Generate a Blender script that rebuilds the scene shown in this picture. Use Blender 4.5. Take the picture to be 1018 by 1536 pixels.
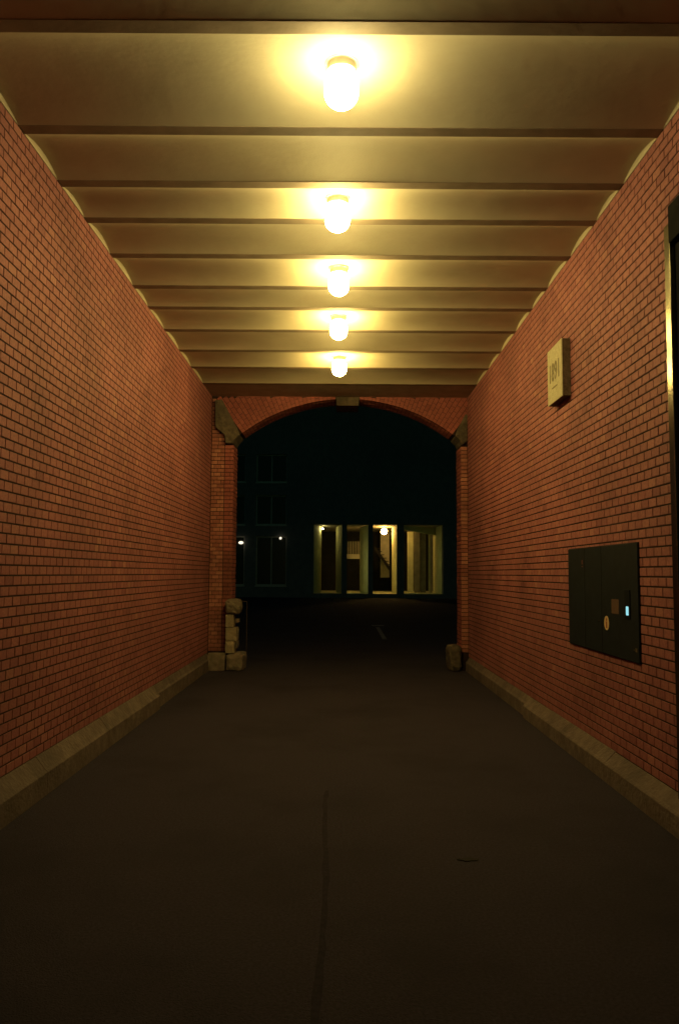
import bpy, math, random
from mathutils import Vector, Matrix

rnd = random.Random(1891)
scene = bpy.context.scene
for o in list(bpy.data.objects):
    bpy.data.objects.remove(o)
col = scene.collection

# ------------------------------------------------------------------ camera, sky, exposure
EYE = 1.47
PITCH = math.radians(4.40)
ROLL = math.radians(0.36)
cam_data = bpy.data.cameras.new('camera')
cam_data.sensor_fit = 'VERTICAL'
cam_data.sensor_height = 36.0
cam_data.sensor_width = 23.86
cam_data.lens = 28.0
cam_data.clip_start = 0.05
cam_data.clip_end = 500
cam = bpy.data.objects.new('camera', cam_data)
col.objects.link(cam)
cam.matrix_world = (Matrix.Translation((0, 0, EYE)) @ Matrix.Rotation(math.radians(90) + PITCH, 4, 'X')
                    @ Matrix.Rotation(ROLL, 4, 'Z'))
scene.camera = cam

world = bpy.data.worlds.new('World')
scene.world = world
world.use_nodes = True
wn = world.node_tree.nodes
wl = world.node_tree.links
bg = wn['Background']
sky = wn.new('ShaderNodeTexSky')
sky.sky_type = 'NISHITA'
sky.sun_disc = False
sky.sun_elevation = math.radians(6)
sky.sun_rotation = math.radians(160)
tint = wn.new('ShaderNodeMix')
tint.data_type = 'RGBA'
tint.blend_type = 'MULTIPLY'
tint.inputs[0].default_value = 1.0
tint.inputs[7].default_value = (0.16, 0.62, 0.72, 1)
wl.new(sky.outputs[0], tint.inputs[6])
wl.new(tint.outputs[2], bg.inputs['Color'])
bg.inputs['Strength'].default_value = 0.0085

scene.render.engine = 'CYCLES'
scene.cycles.use_denoising = True
scene.cycles.max_bounces = 8
scene.cycles.diffuse_bounces = 6
scene.cycles.sample_clamp_indirect = 6.0
scene.cycles.caustics_reflective = False
scene.cycles.caustics_refractive = False
vs = scene.view_settings
vs.view_transform = 'Standard'
vs.look = 'None'
vs.exposure = 0.0
vs.gamma = 1.0
vs.use_curve_mapping = False

LAMP_L = 164.0
# the five lamps are not alike: the nearest is weaker and paler, the far ones warmer
LAMP_S = (0.66, 0.90, 1.0, 1.04, 1.08)
LAMP_C = ((1.0, 0.81, 0.31), (1.0, 0.775, 0.26), (1.0, 0.76, 0.24), (1.0, 0.745, 0.22), (1.0, 0.72, 0.20))

# ------------------------------------------------------------------ materials
def mat(name):
    m = bpy.data.materials.new(name)
    m.use_nodes = True
    nt = m.node_tree
    return m, nt.nodes, nt.links, nt.nodes['Principled BSDF']

def surf(name, c1, c2, scale=6.0, rough=0.8, bump=0.0, bump_scale=40.0, metallic=0.0, detail=6.0, spec=0.3,
         c3=None, scale3=0.8):
    """two-tone noise surface with optional bump and large blotches"""
    m, n, l, b = mat(name)
    tc = n.new('ShaderNodeTexCoord')
    no = n.new('ShaderNodeTexNoise')
    no.inputs['Scale'].default_value = scale
    no.inputs['Detail'].default_value = detail
    l.new(tc.outputs['Object'], no.inputs['Vector'])
    cr = n.new('ShaderNodeValToRGB')
    cr.color_ramp.elements[0].position = 0.35
    cr.color_ramp.elements[1].position = 0.68
    cr.color_ramp.elements[0].color = (*c1, 1)
    cr.color_ramp.elements[1].color = (*c2, 1)
    l.new(no.outputs['Fac'], cr.inputs['Fac'])
    out = cr.outputs['Color']
    if c3:
        n3 = n.new('ShaderNodeTexNoise')
        n3.inputs['Scale'].default_value = scale3
        n3.inputs['Detail'].default_value = 8
        n3.inputs['Roughness'].default_value = 0.65
        l.new(tc.outputs['Object'], n3.inputs['Vector'])
        r3 = n.new('ShaderNodeValToRGB')
        r3.color_ramp.elements[0].position = 0.47
        r3.color_ramp.elements[1].position = 0.72
        l.new(n3.outputs['Fac'], r3.inputs['Fac'])
        mx = n.new('ShaderNodeMix')
        mx.data_type = 'RGBA'
        l.new(r3.outputs['Color'], mx.inputs[0])
        l.new(out, mx.inputs[6])
        mx.inputs[7].default_value = (*c3, 1)
        out = mx.outputs[2]
    l.new(out, b.inputs['Base Color'])
    b.inputs['Roughness'].default_value = rough
    b.inputs['Metallic'].default_value = metallic
    b.inputs['Specular IOR Level'].default_value = spec
    if bump:
        nb = n.new('ShaderNodeTexNoise')
        nb.inputs['Scale'].default_value = bump_scale
        nb.inputs['Detail'].default_value = 8
        l.new(tc.outputs['Object'], nb.inputs['Vector'])
        bp = n.new('ShaderNodeBump')
        bp.inputs['Strength'].default_value = bump
        bp.inputs['Distance'].default_value = 0.02
        l.new(nb.outputs['Fac'], bp.inputs['Height'])
        l.new(bp.outputs['Normal'], b.inputs['Normal'])
    return m

def emit(name, color, strength):
    m, n, l, b = mat(name)
    n.remove(b)
    e = n.new('ShaderNodeEmission')
    e.inputs['Color'].default_value = (*color, 1)
    e.inputs['Strength'].default_value = strength
    l.new(e.outputs[0], n['Material Output'].inputs['Surface'])
    return m

def brick_material(name, ramp):
    m, n, l, b = mat(name)
    geo = n.new('ShaderNodeNewGeometry')
    oi = n.new('ShaderNodeObjectInfo')
    add = n.new('ShaderNodeMath'); add.operation = 'ADD'
    l.new(geo.outputs['Random Per Island'], add.inputs[0])
    l.new(oi.outputs['Random'], add.inputs[1])
    fr = n.new('ShaderNodeMath'); fr.operation = 'FRACT'
    l.new(add.outputs[0], fr.inputs[0])
    cr = n.new('ShaderNodeValToRGB')
    els = cr.color_ramp.elements
    while len(els) < len(ramp):
        els.new(0.5)
    for e, (p, c) in zip(els, ramp):
        e.position = p
        e.color = (*c, 1)
    l.new(fr.outputs[0], cr.inputs['Fac'])
    # grain and soot in world space so joined and single bricks share it
    no = n.new('ShaderNodeTexNoise')
    no.inputs['Scale'].default_value = 55
    no.inputs['Detail'].default_value = 6
    l.new(geo.outputs['Position'], no.inputs['Vector'])
    big = n.new('ShaderNodeTexNoise')
    big.inputs['Scale'].default_value = 1.3
    big.inputs['Detail'].default_value = 7
    l.new(geo.outputs['Position'], big.inputs['Vector'])
    mr = n.new('ShaderNodeMapRange')
    mr.inputs['From Min'].default_value = 0.3; mr.inputs['From Max'].default_value = 0.7
    mr.inputs['To Min'].default_value = 0.82; mr.inputs['To Max'].default_value = 1.16
    l.new(no.outputs['Fac'], mr.inputs['Value'])
    mr2 = n.new('ShaderNodeMapRange')
    mr2.inputs['From Min'].default_value = 0.3; mr2.inputs['From Max'].default_value = 0.7
    mr2.inputs['To Min'].default_value = 0.78; mr2.inputs['To Max'].default_value = 1.16
    l.new(big.outputs['Fac'], mr2.inputs['Value'])
    mul = n.new('ShaderNodeMath'); mul.operation = 'MULTIPLY'
    l.new(mr.outputs[0], mul.inputs[0]); l.new(mr2.outputs[0], mul.inputs[1])
    hs = n.new('ShaderNodeHueSaturation')
    l.new(cr.outputs['Color'], hs.inputs['Color'])
    l.new(mul.outputs[0], hs.inputs['Value'])
    l.new(hs.outputs['Color'], b.inputs['Base Color'])
    b.inputs['Roughness'].default_value = 0.72
    b.inputs['Specular IOR Level'].default_value = 0.25
    bp = n.new('ShaderNodeBump')
    bp.inputs['Strength'].default_value = 0.35
    bp.inputs['Distance'].default_value = 0.004
    l.new(no.outputs['Fac'], bp.inputs['Height'])
    l.new(bp.outputs['Normal'], b.inputs['Normal'])
    return m

M = {}
M['brick'] = brick_material('brick', [(0.0, (0.205, 0.064, 0.064)), (0.06, (0.245, 0.082, 0.078)),
                                      (0.50, (0.26, 0.090, 0.084)), (0.93, (0.275, 0.099, 0.089)), (1.0, (0.31, 0.124, 0.100))])
M['arch_brick'] = brick_material('arch_brick', [(0.0, (0.22, 0.060, 0.050)), (0.5, (0.27, 0.078, 0.062)), (1.0, (0.24, 0.068, 0.056))])
M['pier_brick'] = brick_material('pier_brick', [(0.0, (0.23, 0.078, 0.058)), (0.4, (0.30, 0.112, 0.080)), (0.7, (0.36, 0.15, 0.10)), (1.0, (0.23, 0.078, 0.058))])
M['dark_brick'] = brick_material('dark_brick', [(0.0, (0.15, 0.045, 0.035)), (1.0, (0.19, 0.058, 0.042))])
M['mortar'] = surf('mortar', (0.022, 0.013, 0.012), (0.036, 0.021, 0.018), 30, 0.95, spec=0.1)
M['plaster'] = surf('plaster', (0.48, 0.425, 0.30), (0.54, 0.48, 0.345), 2.2, 0.8, 0.12, 14, c3=(0.46, 0.385, 0.27), scale3=1.2)
M['beam'] = surf('beam_paint', (0.21, 0.16, 0.11), (0.28, 0.215, 0.15), 5, 0.75, 0.08, 30)
M['soffit'] = surf('soffit_plaster', (0.36, 0.28, 0.21), (0.44, 0.34, 0.26), 5, 0.8, 0.12, 30)
M['stone'] = surf('plinth_stone', (0.092, 0.068, 0.056), (0.145, 0.108, 0.086), 11, 0.9, 0.6, 35, c3=(0.062, 0.046, 0.039), scale3=2.6)
M['rough_stone'] = surf('rough_stone', (0.13, 0.098, 0.072), (0.23, 0.175, 0.125), 9, 0.9, 0.8, 22, c3=(0.13, 0.115, 0.075), scale3=6)
M['soot_stone'] = surf('sooty_stone', (0.062, 0.047, 0.034), (0.135, 0.104, 0.070), 14, 0.95, 0.9, 22, c3=(0.05, 0.042, 0.032), scale3=7)
M['pale_stone'] = surf('pale_stone', (0.21, 0.165, 0.105), (0.31, 0.245, 0.155), 12, 0.9, 0.5, 30)
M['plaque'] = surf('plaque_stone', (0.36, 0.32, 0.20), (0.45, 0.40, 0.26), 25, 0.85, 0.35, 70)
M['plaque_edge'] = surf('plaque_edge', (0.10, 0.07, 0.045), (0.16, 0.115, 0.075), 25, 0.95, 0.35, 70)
M['engraving'] = surf('engraved_stone', (0.16, 0.135, 0.08), (0.22, 0.18, 0.11), 40, 0.95)
M['asphalt'] = surf('asphalt', (0.025, 0.0205, 0.030), (0.044, 0.036, 0.051), 70, 0.9, 0.7, 140, detail=8, c3=(0.021, 0.0175, 0.025), scale3=0.9, spec=0.15)
M['tar'] = surf('tar', (0.022, 0.018, 0.025), (0.033, 0.027, 0.037), 30, 0.95, spec=0.05)
M['paint_line'] = surf('worn_road_paint', (0.07, 0.07, 0.065), (0.22, 0.21, 0.19), 9, 0.8)
M['panel'] = surf('panel_metal', (0.007, 0.0095, 0.012), (0.011, 0.0145, 0.018), 12, 0.6, spec=0.15)
M['panel_dark'] = surf('panel_dark', (0.004, 0.006, 0.008), (0.006, 0.008, 0.010), 12, 0.6, spec=0.1)
M['sticker'] = surf('sticker_cream', (0.60, 0.42, 0.20), (0.68, 0.48, 0.25), 30, 0.6)
M['sticker_mark'] = surf('sticker_mark', (0.30, 0.10, 0.04), (0.36, 0.13, 0.05), 30, 0.6)
M['brown_label'] = surf('brown_label', (0.085, 0.045, 0.028), (0.11, 0.06, 0.036), 60, 0.6)
M['faint_red'] = surf('faint_red', (0.11, 0.028, 0.018), (0.14, 0.034, 0.022), 30, 0.6)
M['faint_gold'] = surf('faint_gold', (0.10, 0.065, 0.03), (0.13, 0.08, 0.04), 60, 0.6)
M['screen'] = emit('lit_screen', (0.40, 0.92, 1.0), 0.85)
M['brass'] = surf('brushed_brass', (0.27, 0.25, 0.18), (0.34, 0.315, 0.23), 30, 0.19, metallic=1.0)
M['dark_metal'] = surf('dark_metal', (0.010, 0.010, 0.010), (0.016, 0.016, 0.015), 8, 0.9, spec=0.02)
M['dark_glass'] = surf('dark_glass', (0.010, 0.010, 0.010), (0.014, 0.014, 0.013), 3, 0.12, spec=0.9)
M['window_glass'] = surf('window_glass', (0.012, 0.012, 0.010), (0.018, 0.017, 0.014), 2, 0.25, spec=0.35)
M['porcelain'] = surf('porcelain', (0.86, 0.84, 0.78), (0.90, 0.88, 0.83), 8, 0.3, spec=0.5)
for q in range(5):
    M['lamp_glass%d' % q] = emit('lamp_glass', LAMP_C[q], LAMP_L*LAMP_S[q])
M['facade'] = surf('facade_brick', (0.13, 0.13, 0.13), (0.17, 0.165, 0.16), 3, 0.9, 0.2, 10, c3=(0.115, 0.11, 0.11), scale3=0.3)
M['window_frame'] = surf('window_frame', (0.40, 0.38, 0.32), (0.50, 0.47, 0.40), 6, 0.6)
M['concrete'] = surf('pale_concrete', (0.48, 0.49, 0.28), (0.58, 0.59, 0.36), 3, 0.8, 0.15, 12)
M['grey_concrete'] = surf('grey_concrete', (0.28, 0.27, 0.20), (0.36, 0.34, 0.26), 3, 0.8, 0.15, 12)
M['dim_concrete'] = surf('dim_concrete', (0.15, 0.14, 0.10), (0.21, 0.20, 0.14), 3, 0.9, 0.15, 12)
M['dark_room'] = surf('dark_room', (0.010, 0.011, 0.011), (0.018, 0.018, 0.017), 2, 0.9)
M['globe'] = emit('globe_glass', (1.0, 0.56, 0.14), 120.0)
M['tube'] = emit('fill_tube_glow', (1.0, 0.90, 0.34), 6.5)  # glow of the added, unseen tubes that light the far bays
M['small_bulb'] = emit('small_bulb', (1.0, 0.80, 0.30), 290.0)
M['wall_bulb'] = emit('wall_bulb', (1.0, 0.86, 0.62), 1.5)
M['rust'] = surf('rusty_iron', (0.05, 0.032, 0.022), (0.085, 0.05, 0.032), 30, 0.8)
M['scrap'] = surf('dark_scrap', (0.010, 0.009, 0.008), (0.016, 0.014, 0.012), 30, 0.9)

# ------------------------------------------------------------------ mesh helpers
class MB:
    def __init__(s):
        s.v = []; s.f = []
    def quadbox(s, pts):
        """8 points: 0-3 bottom loop, 4-7 top loop (same order, counter-clockwise seen from the top side)"""
        b = len(s.v); s.v += [tuple(p) for p in pts]
        s.f += [(b+3, b+2, b+1, b), (b+4, b+5, b+6, b+7)] + [(b+i, b+(i+1) % 4, b+4+(i+1) % 4, b+4+i) for i in range(4)]
        return s
    def box(s, x0, x1, y0, y1, z0, z1):
        return s.quadbox([(x0, y0, z0), (x1, y0, z0), (x1, y1, z0), (x0, y1, z0), (x0, y0, z1), (x1, y0, z1), (x1, y1, z1), (x0, y1, z1)])
    def prism(s, poly, fa, fb):
        """poly: 2-D points; fa / fb map a 2-D point to the two end caps"""
        b = len(s.v); n = len(poly)
        s.v += [tuple(fa(*p)) for p in poly] + [tuple(fb(*p)) for p in poly]
        s.f += [tuple(range(b+n-1, b-1, -1)), tuple(range(b+n, b+2*n))]
        s.f += [(b+i, b+(i+1) % n, b+n+(i+1) % n, b+n+i) for i in range(n)]
        return s
    def lathe(s, prof, c=(0, 0, 0), seg=24):
        b = len(s.v); n = len(prof)
        for k in range(seg):
            a = 2*math.pi*k/seg
            for r, z in prof:
                s.v.append((c[0]+r*math.cos(a), c[1]+r*math.sin(a), c[2]+z))
        for k in range(seg):
            for i in range(n-1):
                p = b+k*n+i; q = b+((k+1) % seg)*n+i
                s.f.append((p, q, q+1, p+1))
        return s
    def tube(s, a, c, r, seg=8):
        a = Vector(a); c = Vector(c); d = (c-a).normalized()
        u = d.cross(Vector((0, 0, 1)) if abs(d.z) < 0.9 else Vector((1, 0, 0))).normalized(); w = d.cross(u)
        b = len(s.v)
        for p in (a, c):
            for k in range(seg):
                t = 2*math.pi*k/seg
                s.v.append(tuple(p+u*r*math.cos(t)+w*r*math.sin(t)))
        s.f += [(b+k, b+(k+1) % seg, b+seg+(k+1) % seg, b+seg+k) for k in range(seg)]
        s.f += [tuple(range(b+seg-1, b-1, -1)), tuple(range(b+seg, b+2*seg))]
        return s
    def mesh(s, name, m, smooth=False, fix=True):
        me = bpy.data.meshes.new(name)
        me.from_pydata(s.v, [], s.f)
        if fix:
            import bmesh
            bm = bmesh.new(); bm.from_mesh(me)
            bmesh.ops.recalc_face_normals(bm, faces=bm.faces)
            bm.to_mesh(me); bm.free()
        me.materials.append(M[m])
        if smooth:
            for p in me.polygons: p.use_smooth = True
        me.update()
        return me
    def build(s, name, m, parent=None, smooth=False, loc=None, bevel=0.0):
        me = s.mesh(name, m, smooth)
        o = bpy.data.objects.new(name, me)
        col.objects.link(o)
        if parent: o.parent = parent
        if loc: o.location = loc
        if bevel:
            bv = o.modifiers.new('bevel', 'BEVEL'); bv.width = bevel; bv.segments = 2; bv.limit_method = 'ANGLE'
        return o

def tag(o, label=None, cat=None, group=None, kind=None):
    if label: o['label'] = label
    if cat: o['category'] = cat
    if group: o['group'] = group
    if kind: o['kind'] = kind
    elif cat and cat != 'ceiling': o['kind'] = 'thing'
    return o

def empty(name, loc=(0, 0, 0)):
    o = bpy.data.objects.new(name, None)
    o.empty_display_size = 0.1
    col.objects.link(o); o.location = loc
    return o

def rough_block(name, x0, x1, y0, y1, z0, z1, m, parent, amp=0.012, rounded=0.03, seed=0, cuts=3):
    """a hewn stone block: subdivided box with its faces knocked about"""
    import bmesh
    r = random.Random(seed)
    bm = bmesh.new()
    bmesh.ops.create_cube(bm, size=1.0)
    bmesh.ops.subdivide_edges(bm, edges=bm.edges, cuts=cuts, use_grid_fill=True)
    cx, cy, cz = (x0+x1)/2, (y0+y1)/2, (z0+z1)/2
    hx, hy, hz = (x1-x0)/2, (y1-y0)/2, (z1-z0)/2
    for v in bm.verts:
        p = Vector((v.co.x*2*hx, v.co.y*2*hy, v.co.z*2*hz))
        q = Vector([max(-h+rounded, min(h-rounded, c)) for c, h in zip(p, (hx, hy, hz))])
        d = p-q
        if d.length > 1e-6:
            p = q+d.normalized()*min(rounded, d.length)
        p += Vector((r.uniform(-1, 1), r.uniform(-1, 1), r.uniform(-0.6, 0.6)))*amp
        if v.co.z < -0.49: p.z = max(p.z, -hz)
        v.co = p+Vector((cx, cy, cz))
    me = bpy.data.meshes.new(name); bm.to_mesh(me); bm.free()
    me.materials.append(M[m])
    o = bpy.data.objects.new(name, me); col.objects.link(o); o.parent = parent
    return o

# camera projection, used only to choose which bricks show largest and become single parts
CAMI = cam.matrix_world.inverted()
def to_px(p):
    q = CAMI @ Vector(p)
    if q.z > -0.1: return None
    return 509+1195*q.x/-q.z, 768-1195*q.y/-q.z, -q.z

BW, BH, PROUD, BACK = 0.1005, 0.0520, 0.0, -0.012
def brick_verts(w, h, c=0.0014, j=None):
    """brick face in local (u, v, n): a slightly chamfered block, no back face"""
    hw, hh = w/2, h/2
    j = j or [0]*8
    f = [(-hw+c+j[0], -hh+c+j[1], 0), (hw-c+j[2], -hh+c+j[3], 0), (hw-c+j[4], hh-c+j[5], 0), (-hw+c+j[6], hh-c+j[7], 0)]
    m_ = [(-hw, -hh, -c), (hw, -hh, -c), (hw, hh, -c), (-hw, hh, -c)]
    b_ = [(-hw, -hh, BACK), (hw, -hh, BACK), (hw, hh, BACK), (-hw, hh, BACK)]
    return f+m_+b_
BRICK_F = [(0, 1, 2, 3)] + [(4+i, 4+(i+1) % 4, (i+1) % 4, i) for i in range(4)] + [(8+i, 8+(i+1) % 4, 4+(i+1) % 4, 4+i) for i in range(4)]

def lay_bricks(parent, cells, U, N, m, singles=300, name='brick'):
    """cells: (centre, width, height); U along the wall, N out of it. The largest in view are objects, the rest one part."""
    U = Vector(U); N = Vector(N); W = Vector((0, 0, 1))
    flip = U.cross(W).dot(N) < 0
    faces = [tuple(reversed(f)) for f in BRICK_F] if flip else BRICK_F
    def jit():
        return [rnd.uniform(-0.0011, 0.0011) for _ in range(8)]
    variants = []
    for k in range(10):
        me = bpy.data.meshes.new(name)
        vv = brick_verts(BW, BH, 0.0014, jit())
        tl = rnd.uniform(-0.0005, 0.0005)
        me.from_pydata([tuple(U*a+W*b+N*(c+tl)) for a, b, c in vv], [], faces)
        me.materials.append(M[m]); me.update()
        variants.append(me)
    rank = []
    for i, (c, w, h, ok) in enumerate(cells):
        if not ok or abs(w-BW) > 0.004 or abs(h-BH) > 0.004: continue
        p = to_px(c)
        if not p or not (4 < p[0] < 1014 and 4 < p[1] < 1532): continue
        d = (cam.location_world if False else cam.matrix_world.translation)-Vector(c)
        rank.append((-(abs(d.normalized().dot(N))/d.length_squared), i))
    rank.sort()
    single = {i for _, i in rank[:singles]}
    vs_, fs_ = [], []
    for i, (c, w, h, ok) in enumerate(cells):
        c = Vector(c)
        if i in single:
            o = bpy.data.objects.new(name, variants[rnd.randrange(10)])
            o.location = c+N*rnd.uniform(-0.0007, 0.0007)+U*rnd.uniform(-0.001, 0.001)
            col.objects.link(o); o.parent = parent
        else:
            b = len(vs_)
            off = N*rnd.uniform(-0.0010, 0.0010)
            for a, v, n in brick_verts(w, h, 0.0014, jit()):
                vs_.append(tuple(c+U*a+W*v+N*n+off))
            fs_ += [tuple(b+k for k in f) for f in faces]
    if vs_:
        me = bpy.data.meshes.new('bricks'); me.from_pydata(vs_, [], fs_); me.materials.append(M[m]); me.update()
        o = bpy.data.objects.new('bricks', me); col.objects.link(o); o.parent = parent
        o['kind'] = 'stuff'
        o['label'] = 'remaining header bricks of the wall, too small to pick apart'

# ------------------------------------------------------------------ dimensions of the passage
XL, XR = -2.00, 1.985
Y0, Y1 = -2.0, 12.30
ZC = 4.22
ZPL, ZPR = 0.245, 0.205
PITCH_U, GAP = 0.1235, 0.0092
BEAMS = [-1.9, -1.08, -0.26, 0.56, 1.38, 2.20, 3.02, 3.83, 4.78, 5.47, 6.06, 6.76, 7.52, 8.13, 8.90, 9.73, 10.54, 11.46]
LAMP_VAULTS = [7, 9, 11, 13, 15]

# ------------------------------------------------------------------ ground
g = MB(); S = 160
g.v = [(-S, -60, 0), (S, -60, 0), (S, 220, 0), (-S, 220, 0)]; g.f = [(0, 1, 2, 3)]
ground = g.build('ground', 'asphalt'); tag(ground, kind='structure')
# tarred joint running down the middle of the passage
pts = []
y = 1.2
while y < 5.6:
    pts.append((-0.065+0.012*math.sin(y*2.1)+rnd.uniform(-0.004, 0.004), y, 0.010+rnd.uniform(0, 0.010)))
    y += 0.12
t = MB()
for x, yy, w in pts:
    t.v += [(x-w, yy, 0.004), (x+w, yy, 0.004)]
t.f = [(2*i, 2*i+1, 2*i+3, 2*i+2) for i in range(len(pts)-1)]
t.build('tar_joint', 'tar', ground)

# ------------------------------------------------------------------ brick side walls
def wall_cells(x, n, z0, skip, Ya=Y0, Yb=Y1):
    cells = []
    rows = round((ZC-z0)/0.0632)
    ph = (ZC-z0)/rows
    for r in range(rows):
        zc = z0+(r+0.5)*ph
        off = (PITCH_U/2 if r % 2 else 0)+rnd.uniform(-0.004, 0.004)
        yy = Ya-off
        while yy < Yb:
            a, b = max(yy, Ya), min(yy+PITCH_U, Yb)
            yy += PITCH_U
            if b-a < 0.02: continue
            for a2, b2 in skip(a, b, zc):
                if b2-a2 < 0.018: continue
                hid = False
                c = (x, (a2+b2)/2, zc)
                if n > 0 or not (5.2 < c[1] < 6.95 and 0.86 < zc < 1.71 or 6.7 < c[1] < 7.35 and 3.0 < zc < 3.56):
                    hid = True
                cells.append((c, b2-a2-GAP, ph-0.0102, hid))
    return cells, ph

left = empty('brick_wall', (0, 0, 0))
tag(left, 'long red header-brick wall on the left side of the passage', 'wall', 'brick walls of the passage')
cells, ph = wall_cells(XL, 1, ZPL, lambda a, b, z: [(a, b)])
BH = ph-0.0102
BW = PITCH_U-GAP
lay_bricks(left, cells, (0, 1, 0), (1, 0, 0), 'brick')
MB().box(XL-0.40, XL-0.0036, Y0, Y1+0.5, 0.0, 4.52).build('mortar', 'mortar', left)

DY0, DY1, DZ = 3.25, 4.715, 3.60      # the doorway in the right wall
def skip_r(a, b, z):
    if z < DZ:
        if b <= DY0 or a >= DY1: return [(a, b)]
        out = []
        if a < DY0: out.append((a, DY0))
        if b > DY1: out.append((DY1, b))
        return out
    return [(a, b)]
right = empty('brick_wall', (0, 0, 0))
tag(right, 'long red header-brick wall on the right, carrying the stone plaque and the dark panel', 'wall', 'brick walls of the passage')
cells, ph = wall_cells(XR, -1, ZPR, skip_r)
BH = ph-0.0102
lay_bricks(right, cells, (0, 1, 0), (-1, 0, 0), 'brick')
w = MB()
w.box(XR+0.0036, XR+0.40, DY1, Y1+0.5, 0, 4.52)
w.box(XR+0.0036, XR+0.40, DY0, DY1, DZ, 4.52)
w.box(XR+0.0036, XR+0.40, Y0, DY0, 0, 4.52)
w.build('mortar', 'mortar', right)

# ------------------------------------------------------------------ stone plinths
def plinth(x, s, ztop, ystep, label):
    """s = +1: the wall is on the left and the plinth sticks out to +x"""
    p = empty('stone_plinth', (x, 5.0, 0))
    tag(p, label, 'plinth', 'stone plinths along the brick walls')
    edges = [Y0]
    yy = Y0
    while yy < Y1-0.6:
        nxt = yy+rnd.uniform(1.25, 1.75)
        if yy < ystep < nxt+0.5: nxt = ystep
        yy = nxt
        if yy < Y1-0.5: edges.append(yy)
    edges.append(Y1-0.06)
    for a, b in zip(edges[:-1], edges[1:]):
        near = b <= ystep+0.01
        segs = [(a, b)]
        for a2, b2 in segs:
            if b2-a2 < 0.05: continue
            out = 0.086 if near else 0.056
            zt = ztop+rnd.uniform(-0.004, 0.004); zs = ztop*0.60+(0 if near else 0.01)
            prof = [(-0.02, 0.0), (out, 0.0), (out, zs), (out-0.012, zs+0.012), (out-0.018, zs+0.016), (0.004, zt), (-0.02, zt)]
            jt = [rnd.uniform(-0.003, 0.003) for _ in prof]
            MB().prism(prof, lambda u, v: (s*u, a2+0.001-5.0, v), lambda u, v: (s*u, b2-0.001-5.0, v)).build('stone_block', 'stone', p, bevel=0.003)
    return p
plinth(XL, 1, ZPL, 8.70, 'chamfered sandstone plinth along the foot of the left brick wall')
plinth(XR, -1, ZPR, 8.34, 'chamfered sandstone plinth along the foot of the right brick wall')

# ------------------------------------------------------------------ vaulted ceiling with steel beams
ceil = empty('vaulted_ceiling', (0, 5.0, ZC))
tag(ceil, 'cream plastered ceiling of shallow cross vaults between steel beams', 'ceiling')
FW, FT = 0.050, 0.014          # half flange width, flange thickness
def C(x, y, z): return (x, y-5.0, z-ZC)
for i, by in enumerate(BEAMS):
    b = MB()
    wv = 0.0
    prof = [(-FW, 0), (FW, 0), (FW, FT), (0.010, FT+0.006), (0.010, 0.20), (-0.010, 0.20), (-0.010, FT+0.006), (-FW, FT)]
    b.prism(prof, lambda u, v: C(XL+0.001, by+u, ZC+v), lambda u, v: C(XR-0.001, by+u, ZC+v))
    b.build('steel_beam', 'beam', ceil, bevel=0.003)
for i in range(len(BEAMS)-1):
    a, b_ = BEAMS[i]+FW+0.001, BEAMS[i+1]-FW-0.001
    n, k = 20, 26
    rise = 0.046+rnd.uniform(-0.004, 0.004)
    h0 = ZC+0.003
    vb = MB()
    def zed(tt): return h0+rise*(4*tt*(1-tt))**0.92
    for q in range(k+1):
        x = XL+(XR-XL)*q/k
        for s_ in range(n+1):
            tt = s_/n
            wob = 0.0025*math.sin(x*2.3+i*1.7)+0.0015*math.sin(x*5.1+tt*4+i)
            vb.v.append(C(x, a+(b_-a)*tt, zed(tt)+wob*math.sin(math.pi*tt)))
    for q in range(k):
        for s_ in range(n):
            p = q*(n+1)+s_
            vb.f.append((p, p+1, p+n+2, p+n+1))
    base = len(vb.v)
    ob = vb.build('vault', 'plaster', ceil, smooth=True)
    for sx, xw in ((1, XL), (-1, XR)):
        lb = MB()
        poly = [(a+(b_-a)*s_/n, zed(s_/n)+0.004) for s_ in range(n+1)]
        poly = [(a, ZC+0.001)] + poly[1:-1] + [(b_, ZC+0.001)]
        lb.prism(poly, lambda u, v: C(xw-sx*0.004, u, v), lambda u, v: C(xw+sx*0.0015, u, v))
        lb.build('lunette', 'plaster', ceil)
MB().box(*[v for v in (XL-0.4, XR+0.4)], Y0-5, Y1+0.45-5, 0.20, 0.45).build('floor_slab', 'mortar', ceil)
# flat soffit strip between the last beam and the arch
MB().box(XL+0.001, XR-0.001, BEAMS[-1]+FW+0.002-5, Y1+0.02-5, 0.004, 0.19).build('soffit', 'soffit', ceil)

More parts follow.
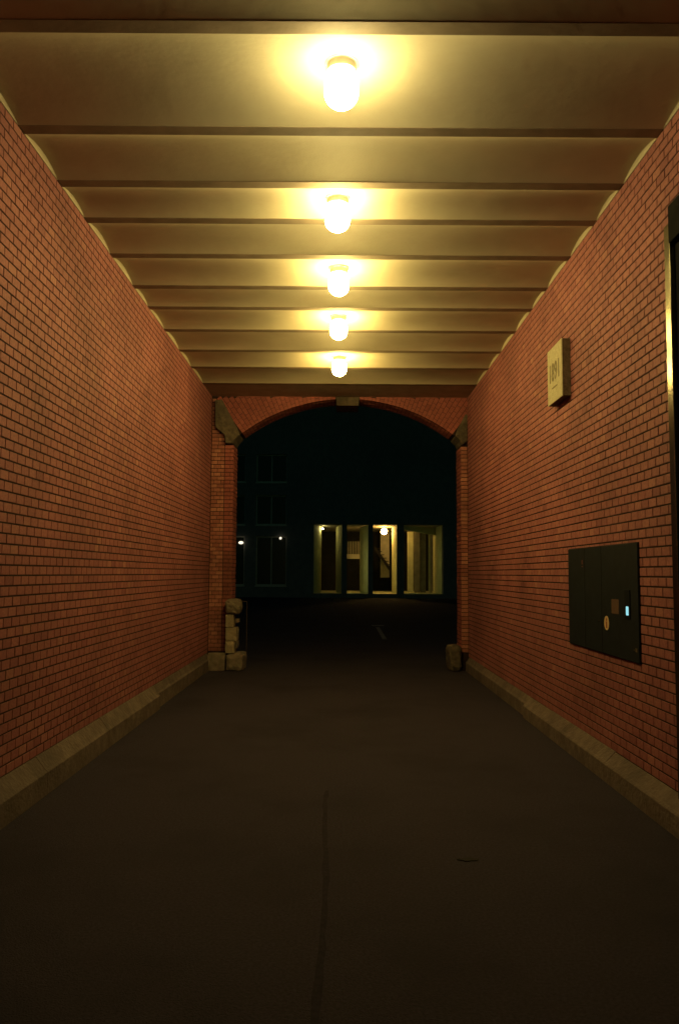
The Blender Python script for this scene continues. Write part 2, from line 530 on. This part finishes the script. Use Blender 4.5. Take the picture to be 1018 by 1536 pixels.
# ------------------------------------------------------------------ jar lamps under the vaults
names = ['nearest of the five glowing ceiling jar lamps', 'second nearest of the five glowing ceiling jar lamps',
         'middle one of the five glowing ceiling jar lamps', 'second farthest of the five glowing ceiling jar lamps',
         'farthest of the five glowing ceiling jar lamps, just before the arch']
for q, vi in enumerate(LAMP_VAULTS):
    yc = (BEAMS[vi]+BEAMS[vi+1])/2 - (0.13 if q == 0 else 0.01)
    top = ZC+0.003+0.044
    L = empty('ceiling_lamp', ((-0.004, -0.028, -0.02, -0.022, -0.015)[q], yc, top))
    tag(L, names[q], 'lamp', 'jar lamps in a row along the ceiling')
    MB().lathe([(0.0, 0.012), (0.088, 0.012), (0.088, -0.008), (0.080, -0.012), (0.080, -0.055), (0.074, -0.062), (0.0, -0.062)], seg=36).build('cap', 'porcelain', L, smooth=False, bevel=0.003)
    prof = [(0.0, -0.063), (0.070, -0.063), (0.078, -0.075), (0.090, -0.098)]
    for s_ in range(1, 13):
        a = s_/12*math.pi/2
        prof.append((0.093*math.cos(a), -0.175-0.085*math.sin(a)))
    prof[-1] = (0.0, prof[-1][1])
    prof.insert(4, (0.093, -0.13)); prof.insert(5, (0.093, -0.175))
    MB().lathe(prof, seg=36).build('glass_jar', 'lamp_glass%d' % q, L, smooth=True)

# ------------------------------------------------------------------ arch wall at the end of the passage
AX0, AX1 = -1.65, 1.88             # jambs
ACX, AR, AZC = 0.115, 2.72, 1.47   # arch circle (apex at 4.19)
YF, YB = Y1, Y1+0.50
arch = empty('arch_wall', (0, YF, 0))
tag(arch, 'red brick segmental archway closing the far end of the passage', 'archway')
def A(x, y, z): return (x, y-YF, z)
bk = MB()
bk.box(XL+0.001, AX0-0.008, 0.008, 0.49, 0.0, 4.5)
bk.box(AX1+0.008, XR-0.001, 0.008, 0.49, 0.0, 4.5)
nseg = 40
tha = math.asin((AX0-ACX)/AR); thb = math.asin((AX1-ACX)/AR)
for s_ in range(nseg):
    t0 = tha+(thb-tha)*s_/nseg; t1 = tha+(thb-tha)*(s_+1)/nseg
    p0 = (ACX+(AR+0.010)*math.sin(t0), AZC+(AR+0.010)*math.cos(t0)); p1 = (ACX+(AR+0.010)*math.sin(t1), AZC+(AR+0.010)*math.cos(t1))
    bk.prism([p0, p1, (p1[0], 4.5), (p0[0], 4.5)], lambda u, v: A(u, YF+0.008, v), lambda u, v: A(u, YB-0.01, v))
bk.build('mortar', 'mortar', arch)

BW, BH = 0.100, 0.052
cells = []; red = []; dark = []
rows = int((3.50-0.27)/0.0612)
for r in range(rows):
    z = 0.27+(r+0.5)*0.0612
    # left pier front, in two planes with a small rebate
    lay = [(XL+0.004, -1.90), (-1.90, -1.793)] if r % 2 else [(XL+0.004, -1.955), (-1.955, -1.849), (-1.849, -1.793)]
    for a, b in lay:
        cells.append((((a+b)/2, 0.0, z), b-a-0.006, BH, True))
    lay2 = [(-1.790, -1.650)] if r % 2 else [(-1.790, -1.705), (-1.705, -1.650)]
    for a, b in lay2:
        red.append((((a+b)/2, 0.0, z), b-a-0.006, BH, True)) if not 1.08 < z < 1.80 else dark.append((((a+b)/2, 0.0, z), b-a-0.006, BH, True))
    cells.append((((AX1+XR)/2, 0.0, z), XR-AX1-0.006, BH, True))
for r in range(13):       # bricks left of the springer stone
    z = 0.27+(rows+r+0.5)*0.0612
    if z > ZC-0.02: break
    xe = -1.775 if z < 3.57 else (-1.79-(z-3.60)*1.21 if z < 3.70 else -1.93)
    xe = min(xe, -1.775)
    nb = max(1, round((xe-XL)/0.11))
    for q in range(nb):
        a = XL+0.004+(xe-XL-0.004)*q/nb; b = XL+0.004+(xe-XL-0.004)*(q+1)/nb
        cells.append((((a+b)/2, 0.0, z), b-a-0.006, BH, True))
cells = [((c[0], c[1]+YF, c[2]), w_, h_, ok) for c, w_, h_, ok in cells]
arch_front = [((c[0], c[1]-YF, c[2]), w_, h_, ok) for c, w_, h_, ok in cells]
# arch children live in arch-local space: shift ranking back by using a helper empty-free layout
def lay_local(cells, U, N, m, singles):
    """bricks given in arch-local coordinates"""
    U = Vector(U); N = Vector(N); W = Vector((0, 0, 1))
    flip = U.cross(W).dot(N) < 0
    faces = [tuple(reversed(f)) for f in BRICK_F] if flip else BRICK_F
    cache = {}
    order = sorted(range(len(cells)), key=lambda i: -cells[i][1]*(1 if cells[i][3] else 0.2))
    single = set(order[:singles])
    vs_, fs_ = [], []
    for i, (c, w_, h_, ok) in enumerate(cells):
        c = Vector(c)
        if i in single:
            key = (round(w_, 3), rnd.randrange(3))
            if key not in cache:
                me = bpy.data.meshes.new('brick')
                me.from_pydata([tuple(U*a+W*b+N*n) for a, b, n in brick_verts(w_, h_, 0.004, [rnd.uniform(-0.002, 0.002) for _ in range(8)])], [], faces)
                me.materials.append(M[m]); me.update(); cache[key] = me
            o = bpy.data.objects.new('brick', cache[key]); o.location = c+N*rnd.uniform(-0.003, 0.003)
            col.objects.link(o); o.parent = arch
        else:
            b = len(vs_); off = N*rnd.uniform(-0.003, 0.003)
            vs_ += [tuple(c+U*a+W*v+N*n+off) for a, v, n in brick_verts(w_, h_, 0.004, [rnd.uniform(-0.002, 0.002) for _ in range(8)])]
            fs_ += [tuple(b+k for k in f) for f in faces]
    if vs_:
        me = bpy.data.meshes.new('bricks'); me.from_pydata(vs_, [], fs_); me.materials.append(M[m]); me.update()
        o = bpy.data.objects.new('bricks', me); col.objects.link(o); o.parent = arch; o['kind'] = 'stuff'
lay_local(arch_front, (1, 0, 0), (0, -1, 0), 'pier_brick', 60)
lay_local(red, (1, 0, 0), (0, -1, 0), 'arch_brick', 20)
lay_local(dark, (1, 0, 0), (0, -1, 0), 'dark_brick', 10)
# reveal bricks of both jambs
rev_l, rev_r = [], []
for r in range(rows):
    z = 0.27+(r+0.5)*0.0612
    st = 0.0 if r % 2 else -0.053
    k = 0
    for q in range(6):
        a = max(0.012, st+q*0.106); b = min(0.485, st+(q+1)*0.106)
        if b-a < 0.03: continue
        rev_l.append(((AX0, (a+b)/2, z), b-a-0.006, BH, False))
        rev_r.append(((AX1, (a+b)/2, z), b-a-0.006, BH, False))
lay_local(rev_l, (0, 1, 0), (1, 0, 0), 'arch_brick', 0)
lay_local(rev_r, (0, 1, 0), (-1, 0, 0), 'arch_brick', 0)
# voussoirs: radial bricks, each a part; the soffit behind them is joined
def wedge(t0, t1, r0, r1, y0, y1, dy=0.0):
    def P(r, t): return (ACX+r*math.sin(t), AZC+r*math.cos(t))
    a, b, c, d = P(r0, t0), P(r0, t1), P(r1, t1), P(r1, t0)
    return [(a[0], y0+dy, a[1]), (b[0], y0+dy, b[1]), (b[0], y1, b[1]), (a[0], y1, a[1]),
            (d[0], y0+dy, d[1]), (c[0], y0+dy, c[1]), (c[0], y1, c[1]), (d[0], y1, d[1])]
TV = math.radians(37.0)
nv = 56
soff = MB()
for s_ in range(nv):
    t0 = -TV+2*TV*s_/nv; t1 = -TV+2*TV*(s_+1)/nv
    g_ = 0.0055/AR/2
    if abs((t0+t1)/2) < 0.058: continue          # the keystone
    lay = [0.0, 0.105, 0.21, 0.315, 0.42, 0.525, 0.63, 0.735] if s_ % 2 else [0.0, 0.053, 0.158, 0.263, 0.368, 0.473, 0.578, 0.683]
    for r0, r1 in zip(lay[:-1], lay[1:]):
        zt = AZC+(AR+r0)*math.cos((t0+t1)/2)
        xt = ACX+(AR+r1)*math.sin((t0+t1)/2)
        if zt > ZC-0.01 or xt < -1.99 or xt > XR+0.10: continue
        vb = MB().quadbox(wedge(t0+g_, t1-g_, AR+r0+0.002, AR+r1-0.004, 0.0, 0.11, rnd.uniform(-0.004, 0.004)))
        vb.build('brick', 'arch_brick', arch)
    for q in range(3):
        a = 0.116+q*0.125
        soff.quadbox(wedge(t0+g_, t1-g_, AR+rnd.uniform(-0.002, 0.002), AR+0.06, a, a+0.119))
o = soff.build('soffit_bricks', 'arch_brick', arch); o['kind'] = 'stuff'
# keystone and springer stones
MB().prism([(ACX-0.172, 4.075), (ACX+0.172, 4.075), (ACX+0.185, 4.215), (ACX-0.185, 4.215)],
           lambda u, v: (u, -0.060, v), lambda u, v: (u, 0.46, v)).build('keystone', 'soot_stone', arch, bevel=0.008)
sp = [(-1.66, 3.47), (-1.628, 3.53), (-1.560, 3.605), (-1.600, 3.72), (-1.845, 4.17), (-1.945, 4.14), (-1.935, 3.72), (-1.790, 3.60), (-1.770, 3.47)]
MB().prism(sp, lambda u, v: (u, -0.075+0.02*math.sin(u*31+v*17), v), lambda u, v: (u, 0.47, v)).build('springer_stone', 'soot_stone', arch, bevel=0.012)
sp = [(1.89, 3.47), (1.982, 3.53), (1.982, 3.95), (1.955, 3.96), (1.835, 3.735), (1.790, 3.60), (1.862, 3.53)]
MB().prism(sp, lambda u, v: (u, -0.050+0.02*math.sin(u*31+v*17), v), lambda u, v: (u, 0.47, v)).build('springer_stone', 'soot_stone', arch, bevel=0.012)

# ------------------------------------------------------------------ guard stones at the foot of the arch
gs = empty('guard_stone', (-1.62, 12.15, 0))
tag(gs, 'tall weathered stone guard post on a base block at the left jamb of the arch', 'guard stone')
def GB(name, x0, x1, y0, y1, z0, z1, m='rough_stone', **k):
    return rough_block(name, x0+1.62, x1+1.62, y0-12.15, y1-12.15, z0, z1, m, gs, **k)
GB('base_block', -1.965, -1.700, 12.06, 12.235, 0.0, 0.262, seed=3, amp=0.006, rounded=0.02)
GB('base_block', -1.692, -1.425, 12.03, 12.60, 0.0, 0.255, seed=4, amp=0.012, rounded=0.05)
GB('shaft_block', -1.708, -1.560, 12.10, 12.36, 0.258, 0.440, seed=5, amp=0.004, rounded=0.010, m='pale_stone')
GB('shaft_block', -1.706, -1.535, 12.10, 12.36, 0.442, 0.645, seed=6, amp=0.005, rounded=0.014, m='pale_stone')
GB('shaft_block', -1.707, -1.580, 12.10, 12.36, 0.647, 0.842, seed=7, amp=0.004, rounded=0.012, m='pale_stone')
GB('side_stone', -1.572, -1.512, 12.14, 12.34, 0.705, 0.775, seed=8, amp=0.006, rounded=0.02)
GB('side_stone', -1.554, -1.520, 12.12, 12.34, 0.330, 0.438, seed=12, amp=0.005, rounded=0.012)
GB('cap_stone', -1.722, -1.478, 12.06, 12.38, 0.836, 1.072, seed=9, amp=0.007, rounded=0.075, cuts=5)
gr = empty('guard_stone', (1.75, 12.2, 0))
tag(gr, 'low rounded stone block at the right jamb of the arch', 'guard stone')
rough_block('stone', -0.085, 0.118, -0.06, 0.42, 0.0, 0.385, 'soot_stone', gr, seed=11, amp=0.010, rounded=0.06, cuts=4)

# thin bent rod beyond the left guard stone
rod = empty('metal_rod', (-1.50, 13.1, 0))
tag(rod, 'thin upright metal rod with a bent top beside the tall guard stone', 'rod')
MB().tube((0, 0, 0), (0, 0, 1.0), 0.006).build('upright', 'rust', rod)
MB().tube((0.006, 0, 1.0), (-0.12, 0, 1.005), 0.006).build('bent_top', 'rust', rod)

# ------------------------------------------------------------------ date plaque on the right wall
pq = empty('stone_plaque', (XR, 7.03, 3.01))
tag(pq, 'thick pale stone plaque carved with 1891 high on the right wall', 'plaque')
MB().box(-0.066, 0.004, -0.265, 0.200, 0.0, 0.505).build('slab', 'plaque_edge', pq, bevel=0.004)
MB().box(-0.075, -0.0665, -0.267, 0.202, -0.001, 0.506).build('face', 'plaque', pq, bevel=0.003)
cu = bpy.data.curves.new('date', 'FONT')
cu.body = '1891'; cu.size = 0.175; cu.offset = 0.0035; cu.align_x = 'CENTER'; cu.align_y = 'CENTER'; cu.extrude = 0.0012; cu.space_character = 1.05
tmp = bpy.data.objects.new('date', cu); col.objects.link(tmp)
bpy.context.view_layer.update()
me = bpy.data.meshes.new_from_object(tmp.evaluated_get(bpy.context.evaluated_depsgraph_get()))
bpy.data.objects.remove(tmp)
me.materials.clear(); me.materials.append(M['engraving'])
o = bpy.data.objects.new('carved_date', me); col.objects.link(o); o.parent = pq
# text plane: right -> -y, up -> z, normal -> -x
o.matrix_local = Matrix(((0, 0, -1, -0.0765), (-1, 0, 0, -0.03), (0, 1.3, 0, 0.265), (0, 0, 0, 1)))
MB().box(-0.0772, -0.075, -0.12, 0.05, 0.125, 0.137).build('carved_line', 'engraving', pq)

# ------------------------------------------------------------------ dark panel with letter and intercom doors
pn = empty('intercom_cabinet', (XR, 6.08, 0.885))
tag(pn, 'wide dark metal intercom and letterbox cabinet set in the right brick wall', 'panel')
def P(y0, y1, z0, z1, t0, t1, name, m, parent=pn, bevel=0.0):
    return MB().box(-t1, -t0, y0-6.08, y1-6.08, z0-0.885, z1-0.885).build(name, m, parent, bevel=bevel)
P(5.280, 6.885, 0.885, 1.690, -0.004, 0.006, 'back_plate', 'panel_dark')
P(6.432, 6.881, 0.890, 1.685, 0.006, 0.013, 'door', 'panel', bevel=0.002)
d2 = P(6.023, 6.428, 0.890, 1.685, 0.006, 0.013, 'door', 'panel', bevel=0.002)
d3 = P(5.284, 6.019, 0.890, 1.685, 0.006, 0.013, 'door', 'panel', bevel=0.002)
P(5.425, 5.530, 1.17, 1.37, 0.013, 0.018, 'display_unit', 'panel_dark', bevel=0.002)
P(5.452, 5.496, 1.196, 1.256, 0.018, 0.020, 'screen', 'screen')
P(5.650, 5.800, 1.194, 1.297, 0.013, 0.0145, 'brown_notice', 'brown_label')
st = MB()
st.prism([(0.052*math.cos(2*math.pi*k/28), 0.052*math.sin(2*math.pi*k/28)) for k in range(28)],
         lambda u, v: (-0.013, 5.915+u-6.08, 1.117+v-0.885), lambda u, v: (-0.0148, 5.915+u-6.08, 1.117+v-0.885))
stk = st.build('round_sticker', 'sticker', pn)
# small standing figure-like blot on the sticker: a dot over a bar
sm = MB()
sm.prism([(0.012*math.cos(2*math.pi*k/14), 0.026+0.012*math.sin(2*math.pi*k/14)) for k in range(14)],
         lambda u, v: (-0.0146, 5.915+u-6.08, 1.117+v-0.885), lambda u, v: (-0.0158, 5.915+u-6.08, 1.117+v-0.885))
sm.box(-0.0158, -0.0146, 5.900-6.08, 5.930-6.08, 1.080-0.885, 1.128-0.885)
sm.build('sticker_mark', 'sticker_mark', pn)
P(6.472, 6.500, 1.555, 1.590, 0.013, 0.0142, 'red_mark', 'faint_red')
P(6.465, 6.505, 1.533, 1.540, 0.013, 0.0142, 'red_mark', 'faint_red')
P(5.318, 5.352, 0.960, 0.985, 0.013, 0.0142, 'corner_mark', 'faint_gold')
P(5.368, 5.382, 0.968, 0.974, 0.013, 0.0142, 'corner_mark', 'faint_gold')
MB().lathe([(0, 0.004), (0.007, 0.004), (0.009, 0.0), (0.009, -0.004)], seg=12).build('keyhole', 'brass', pn, loc=(-0.014, 0.012, 0.237)).rotation_euler = (0, -math.pi/2, 0)

# ------------------------------------------------------------------ doorway at the right edge
dr = empty('glazed_entrance', (XR, 4.0, 0))
tag(dr, 'tall dark glass door with a shiny brass frame at the right edge', 'door')
def D(x0, x1, y0, y1, z0, z1, name, m, parent=dr, bevel=0.0):
    return MB().box(x0, x1, y0-4.0, y1-4.0, z0, z1).build(name, m, parent, bevel=bevel)
D(-0.022, 0.10, DY1-0.080, DY1-0.003, 0.0, 3.585, 'frame_jamb', 'brass', bevel=0.004)
D(-0.022, 0.10, DY0+0.003, DY0+0.080, 0.0, 3.585, 'frame_jamb', 'brass', bevel=0.004)
D(-0.030, 0.10, DY0+0.085, DY1-0.085, 3.45, 3.68, 'head_box', 'dark_metal', bevel=0.006)
D(0.010, 0.10, DY1-0.150, DY1-0.084, 0.0, 3.445, 'stile', 'dark_metal')
D(0.010, 0.10, DY0+0.084, DY0+0.150, 0.0, 3.445, 'stile', 'dark_metal')
D(0.012, 0.05, DY1-0.185, DY1-0.153, 0.02, 3.44, 'glazing_bead', 'brass', bevel=0.004)
D(0.030, 0.045, DY0+0.152, DY1-0.188, 0.05, 3.44, 'pane', 'dark_glass')
D(0.11, 0.14, DY0, DY1, 0.0, 3.6, 'back_board', 'dark_room')
D(0.0, 0.05, DY0+0.152, DY1-0.188, 0.0, 0.05, 'sill', 'dark_metal')

# scrap on the asphalt
sc = MB()
poly = [(0.052*math.cos(2*math.pi*k/16)*(1+0.25*math.sin(k*2.3)), 0.024*math.sin(2*math.pi*k/16)*(1+0.3*math.cos(k*1.7))) for k in range(16)]
sc.prism(poly, lambda u, v: (u, v, 0.0008), lambda u, v: (u, v, 0.005+0.06*u*u))
o = sc.build('leaf_scrap', 'scrap', loc=(0.674, 4.232, 0))
tag(o, 'small dark scrap lying flat on the asphalt', 'scrap')

# ------------------------------------------------------------------ courtyard beyond the arch
mk = MB()
mk.v = [(0.98, 18.0, 0.004), (1.08, 18.0, 0.004), (1.11, 22.0, 0.004), (1.01, 22.0, 0.004), (0.93, 22.5, 0.004), (1.28, 22.5, 0.004), (1.28, 22.9, 0.004), (0.93, 22.9, 0.004)]
mk.f = [(0, 1, 2, 3), (4, 5, 6, 7)]
o = mk.build('painted_mark', 'paint_line', ground)

YA = 48.0
bd = empty('courtyard_building', (0, YA, 0))
tag(bd, 'dark building across the courtyard with a lit glazed ground floor and dim windows', 'building')
def B(x0, x1, y0, y1, z0, z1, name, m, parent=bd, bevel=0.0):
    return MB().box(x0, x1, y0-YA, y1-YA, z0, z1).build(name, m, parent, bevel=bevel)
OP = (-1.54, 6.25, 0.25, 4.41)
wins = [(-5.05, -3.19, 6.95, 8.66), (-5.05, -3.19, 4.36, 6.17), (-5.02, -3.16, 0.71, 3.67),
        (-7.55, -5.69, 6.95, 8.66), (-7.55, -5.69, 4.36, 6.17), (-7.55, -5.69, 0.71, 3.67)]
holes = [OP]+wins
xs = sorted({-16, 18} | {h[0] for h in holes} | {h[1] for h in holes})
zs = sorted({0, 15.0} | {h[2] for h in holes} | {h[3] for h in holes})
fw = MB()
for i in range(len(xs)-1):
    for j in range(len(zs)-1):
        cx, cz = (xs[i]+xs[i+1])/2, (zs[j]+zs[j+1])/2
        if any(h[0] < cx < h[1] and h[2] < cz < h[3] for h in holes): continue
        fw.box(xs[i], xs[i+1], 0, 0.4, zs[j], zs[j+1])
fw.build('wall', 'facade', bd)
for (x0, x1, z0, z1) in wins:
    wf = MB()
    e = 0.07
    wf.box(x0, x0+e, 0.18, 0.26, z0, z1).box(x1-e, x1, 0.18, 0.26, z0, z1)
    wf.box(x0+e, x1-e, 0.18, 0.26, z1-e, z1).box(x0+e, x1-e, 0.18, 0.26, z0, z0+e)
    xm = (x0+x1)/2
    wf.box(xm-0.03, xm+0.03, 0.19, 0.25, z0+e, z1-e)
    fo = wf.build('window', 'window_frame', bd)
    for a, b in ((x0+e, xm-0.03), (xm+0.03, x1-e)):
        MB().box(a, b, 0.21, 0.225, z0+e, z1-e).build('pane', 'window_glass', fo)
    MB().box(x0-0.03, x1+0.03, -0.05, 0.17, z0-0.07, z0-0.002).build('sill', 'window_frame', fo)
MB().box(-1.7, 6.4, -0.06, -0.002, 4.43, 5.0).build('lintel', 'facade', bd)
MB().box(-1.54, 6.25, -0.03, 0.5, 0.17, 0.248).build('sill', 'facade', bd)
for a, b in ((0.153, 0.462), (1.745, 2.03), (3.47, 3.90)):
    B(a, b, 48.0, 48.4, 0.25, 4.41, 'pillar', 'facade')
# splayed inner walls behind each bay
def fin(xa, ya, xb, yb, z0, z1, th, m, name='fin'):
    d = Vector((xb-xa, yb-ya, 0)).normalized(); n = Vector((d.y, -d.x, 0))*th
    p = [(xa, ya), (xb, yb), (xb+n.x, yb+n.y), (xa+n.x, ya+n.y)]
    return MB().prism(p, lambda u, v: (u, v-YA, z0), lambda u, v: (u, v-YA, z1)).build(name, m, bd)
fin(-1.53, 48.42, -1.14, 51.0, 0.26, 4.42, -0.10, 'concrete')
fin(0.16, 48.42, -0.21, 51.0, 0.26, 4.42, 0.12, 'concrete')
fin(1.75, 48.42, 1.31, 51.0, 0.26, 4.42, 0.12, 'concrete')
fin(3.48, 48.42, 3.36, 51.0, 0.26, 4.42, 0.12, 'concrete')
fin(6.22, 48.42, 6.05, 51.5, 0.26, 4.42, 0.10, 'concrete')
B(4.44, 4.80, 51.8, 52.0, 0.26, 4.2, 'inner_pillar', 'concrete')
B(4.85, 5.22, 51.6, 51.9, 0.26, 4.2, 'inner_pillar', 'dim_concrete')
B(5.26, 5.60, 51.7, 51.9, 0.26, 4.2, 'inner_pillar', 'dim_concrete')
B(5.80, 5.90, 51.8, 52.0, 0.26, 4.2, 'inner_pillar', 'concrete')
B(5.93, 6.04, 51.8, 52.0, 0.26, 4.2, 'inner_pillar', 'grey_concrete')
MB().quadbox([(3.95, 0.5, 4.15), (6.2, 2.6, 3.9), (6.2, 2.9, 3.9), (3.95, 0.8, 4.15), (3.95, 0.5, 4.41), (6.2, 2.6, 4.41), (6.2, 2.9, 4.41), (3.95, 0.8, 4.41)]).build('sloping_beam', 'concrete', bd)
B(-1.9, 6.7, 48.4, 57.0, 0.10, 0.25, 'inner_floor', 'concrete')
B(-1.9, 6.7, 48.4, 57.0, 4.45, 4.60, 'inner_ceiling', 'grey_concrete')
B(-1.9, 6.7, 57.0, 57.2, 0.10, 4.6, 'back_wall', 'dark_room')
B(-2.0, -1.9, 48.4, 57.2, 0.10, 4.6, 'side_wall', 'dark_room')
B(6.7, 6.8, 48.4, 57.2, 0.10, 4.6, 'side_wall', 'dark_room')
# landing with railing, seen through the second bay
B(0.30, 1.62, 52.0, 52.6, 2.42, 2.72, 'landing', 'grey_concrete')
rl = MB().box(0.30, 1.60, 52.0-YA, 52.05-YA, 3.55, 3.62).build('railing', 'dark_metal', bd)
for k in range(12):
    MB().box(0.34+k*0.107, 0.365+k*0.107, 52.01-YA, 52.04-YA, 2.72, 3.55).build('baluster', 'grey_concrete', rl)
# stair flight seen through the third bay
B(2.80, 3.40, 54.2, 54.3, 1.2, 4.45, 'stair_wall', 'grey_concrete')
MB().quadbox([(2.35, 5.0, 3.02), (3.50, 5.0, 1.42), (3.50, 5.12, 1.42), (2.35, 5.12, 3.02), (2.35, 5.0, 3.30), (3.50, 5.0, 1.75), (3.50, 5.12, 1.75), (2.35, 5.12, 3.30)]).build('stair_stringer', 'dark_metal', bd)
for k in range(7):
    x = 2.42+k*0.155; z = 3.13-k*0.215
    MB().box(x, x+0.26, 5.13, 6.0, z, z+0.04).build('step', 'dark_metal', bd)
# added glowing tubes hidden behind the pillars, there to brighten the bays
for x, z0, z1 in ((0.405, 0.6, 3.4), (1.975, 0.6, 2.6), (3.83, 0.6, 3.4)):
    MB().tube((x, 0.455, z0), (x, 0.455, z1), 0.03).build('added_fill_tube', 'tube', bd)
gl = empty('globe_lamp', (2.863, 51.0, 4.45))
tag(gl, 'glowing orange globe lamp hanging inside the lit ground floor across the courtyard', 'lamp')
MB().tube((0, 0, 0.0), (0, 0, -0.07), 0.03).build('stem', 'dark_metal', gl)
MB().lathe([(0.20*math.sin(math.pi*k/16), -0.28+0.20*math.cos(math.pi*k/16)) for k in range(17)], seg=24).build('globe', 'globe', gl, smooth=True)
bl = empty('bulb_lamp', (-1.06, 50.6, 4.45))
tag(bl, 'tiny bulb at the top left of the lit ground floor across the courtyard', 'lamp')
MB().tube((0, 0, 0), (0, 0, -0.13), 0.02).build('stem', 'dark_metal', bl)
MB().lathe([(0.034*math.sin(math.pi*k/10), -0.16+0.034*math.cos(math.pi*k/10)) for k in range(11)], seg=14).build('bulb', 'small_bulb', bl, smooth=True)
for (x, z, rx, rz, lab) in ((-5.90, 3.27, 0.15, 0.09, 'oval white wall lamp beside the left jamb of the arch, across the courtyard'),
                            (-3.53, 3.55, 0.075, 0.075, 'small round wall lamp at the dim ground floor window across the courtyard')):
    wlp = empty('wall_lamp', (x, YA, z))
    tag(wlp, lab, 'lamp', 'wall lamps on the dark building')
    MB().box(-0.05, 0.05, -0.06, 0.30, -0.03, 0.03).build('bracket', 'dark_metal', wlp)
    pr = MB().lathe([(math.sin(math.pi*k/12), math.cos(math.pi*k/12)) for k in range(13)], seg=18)
    pr.v = [(a*rx, b*0.08-0.14, c*rz) for a, b, c in pr.v]
    pr.build('bulb', 'wall_bulb', wlp, smooth=True)
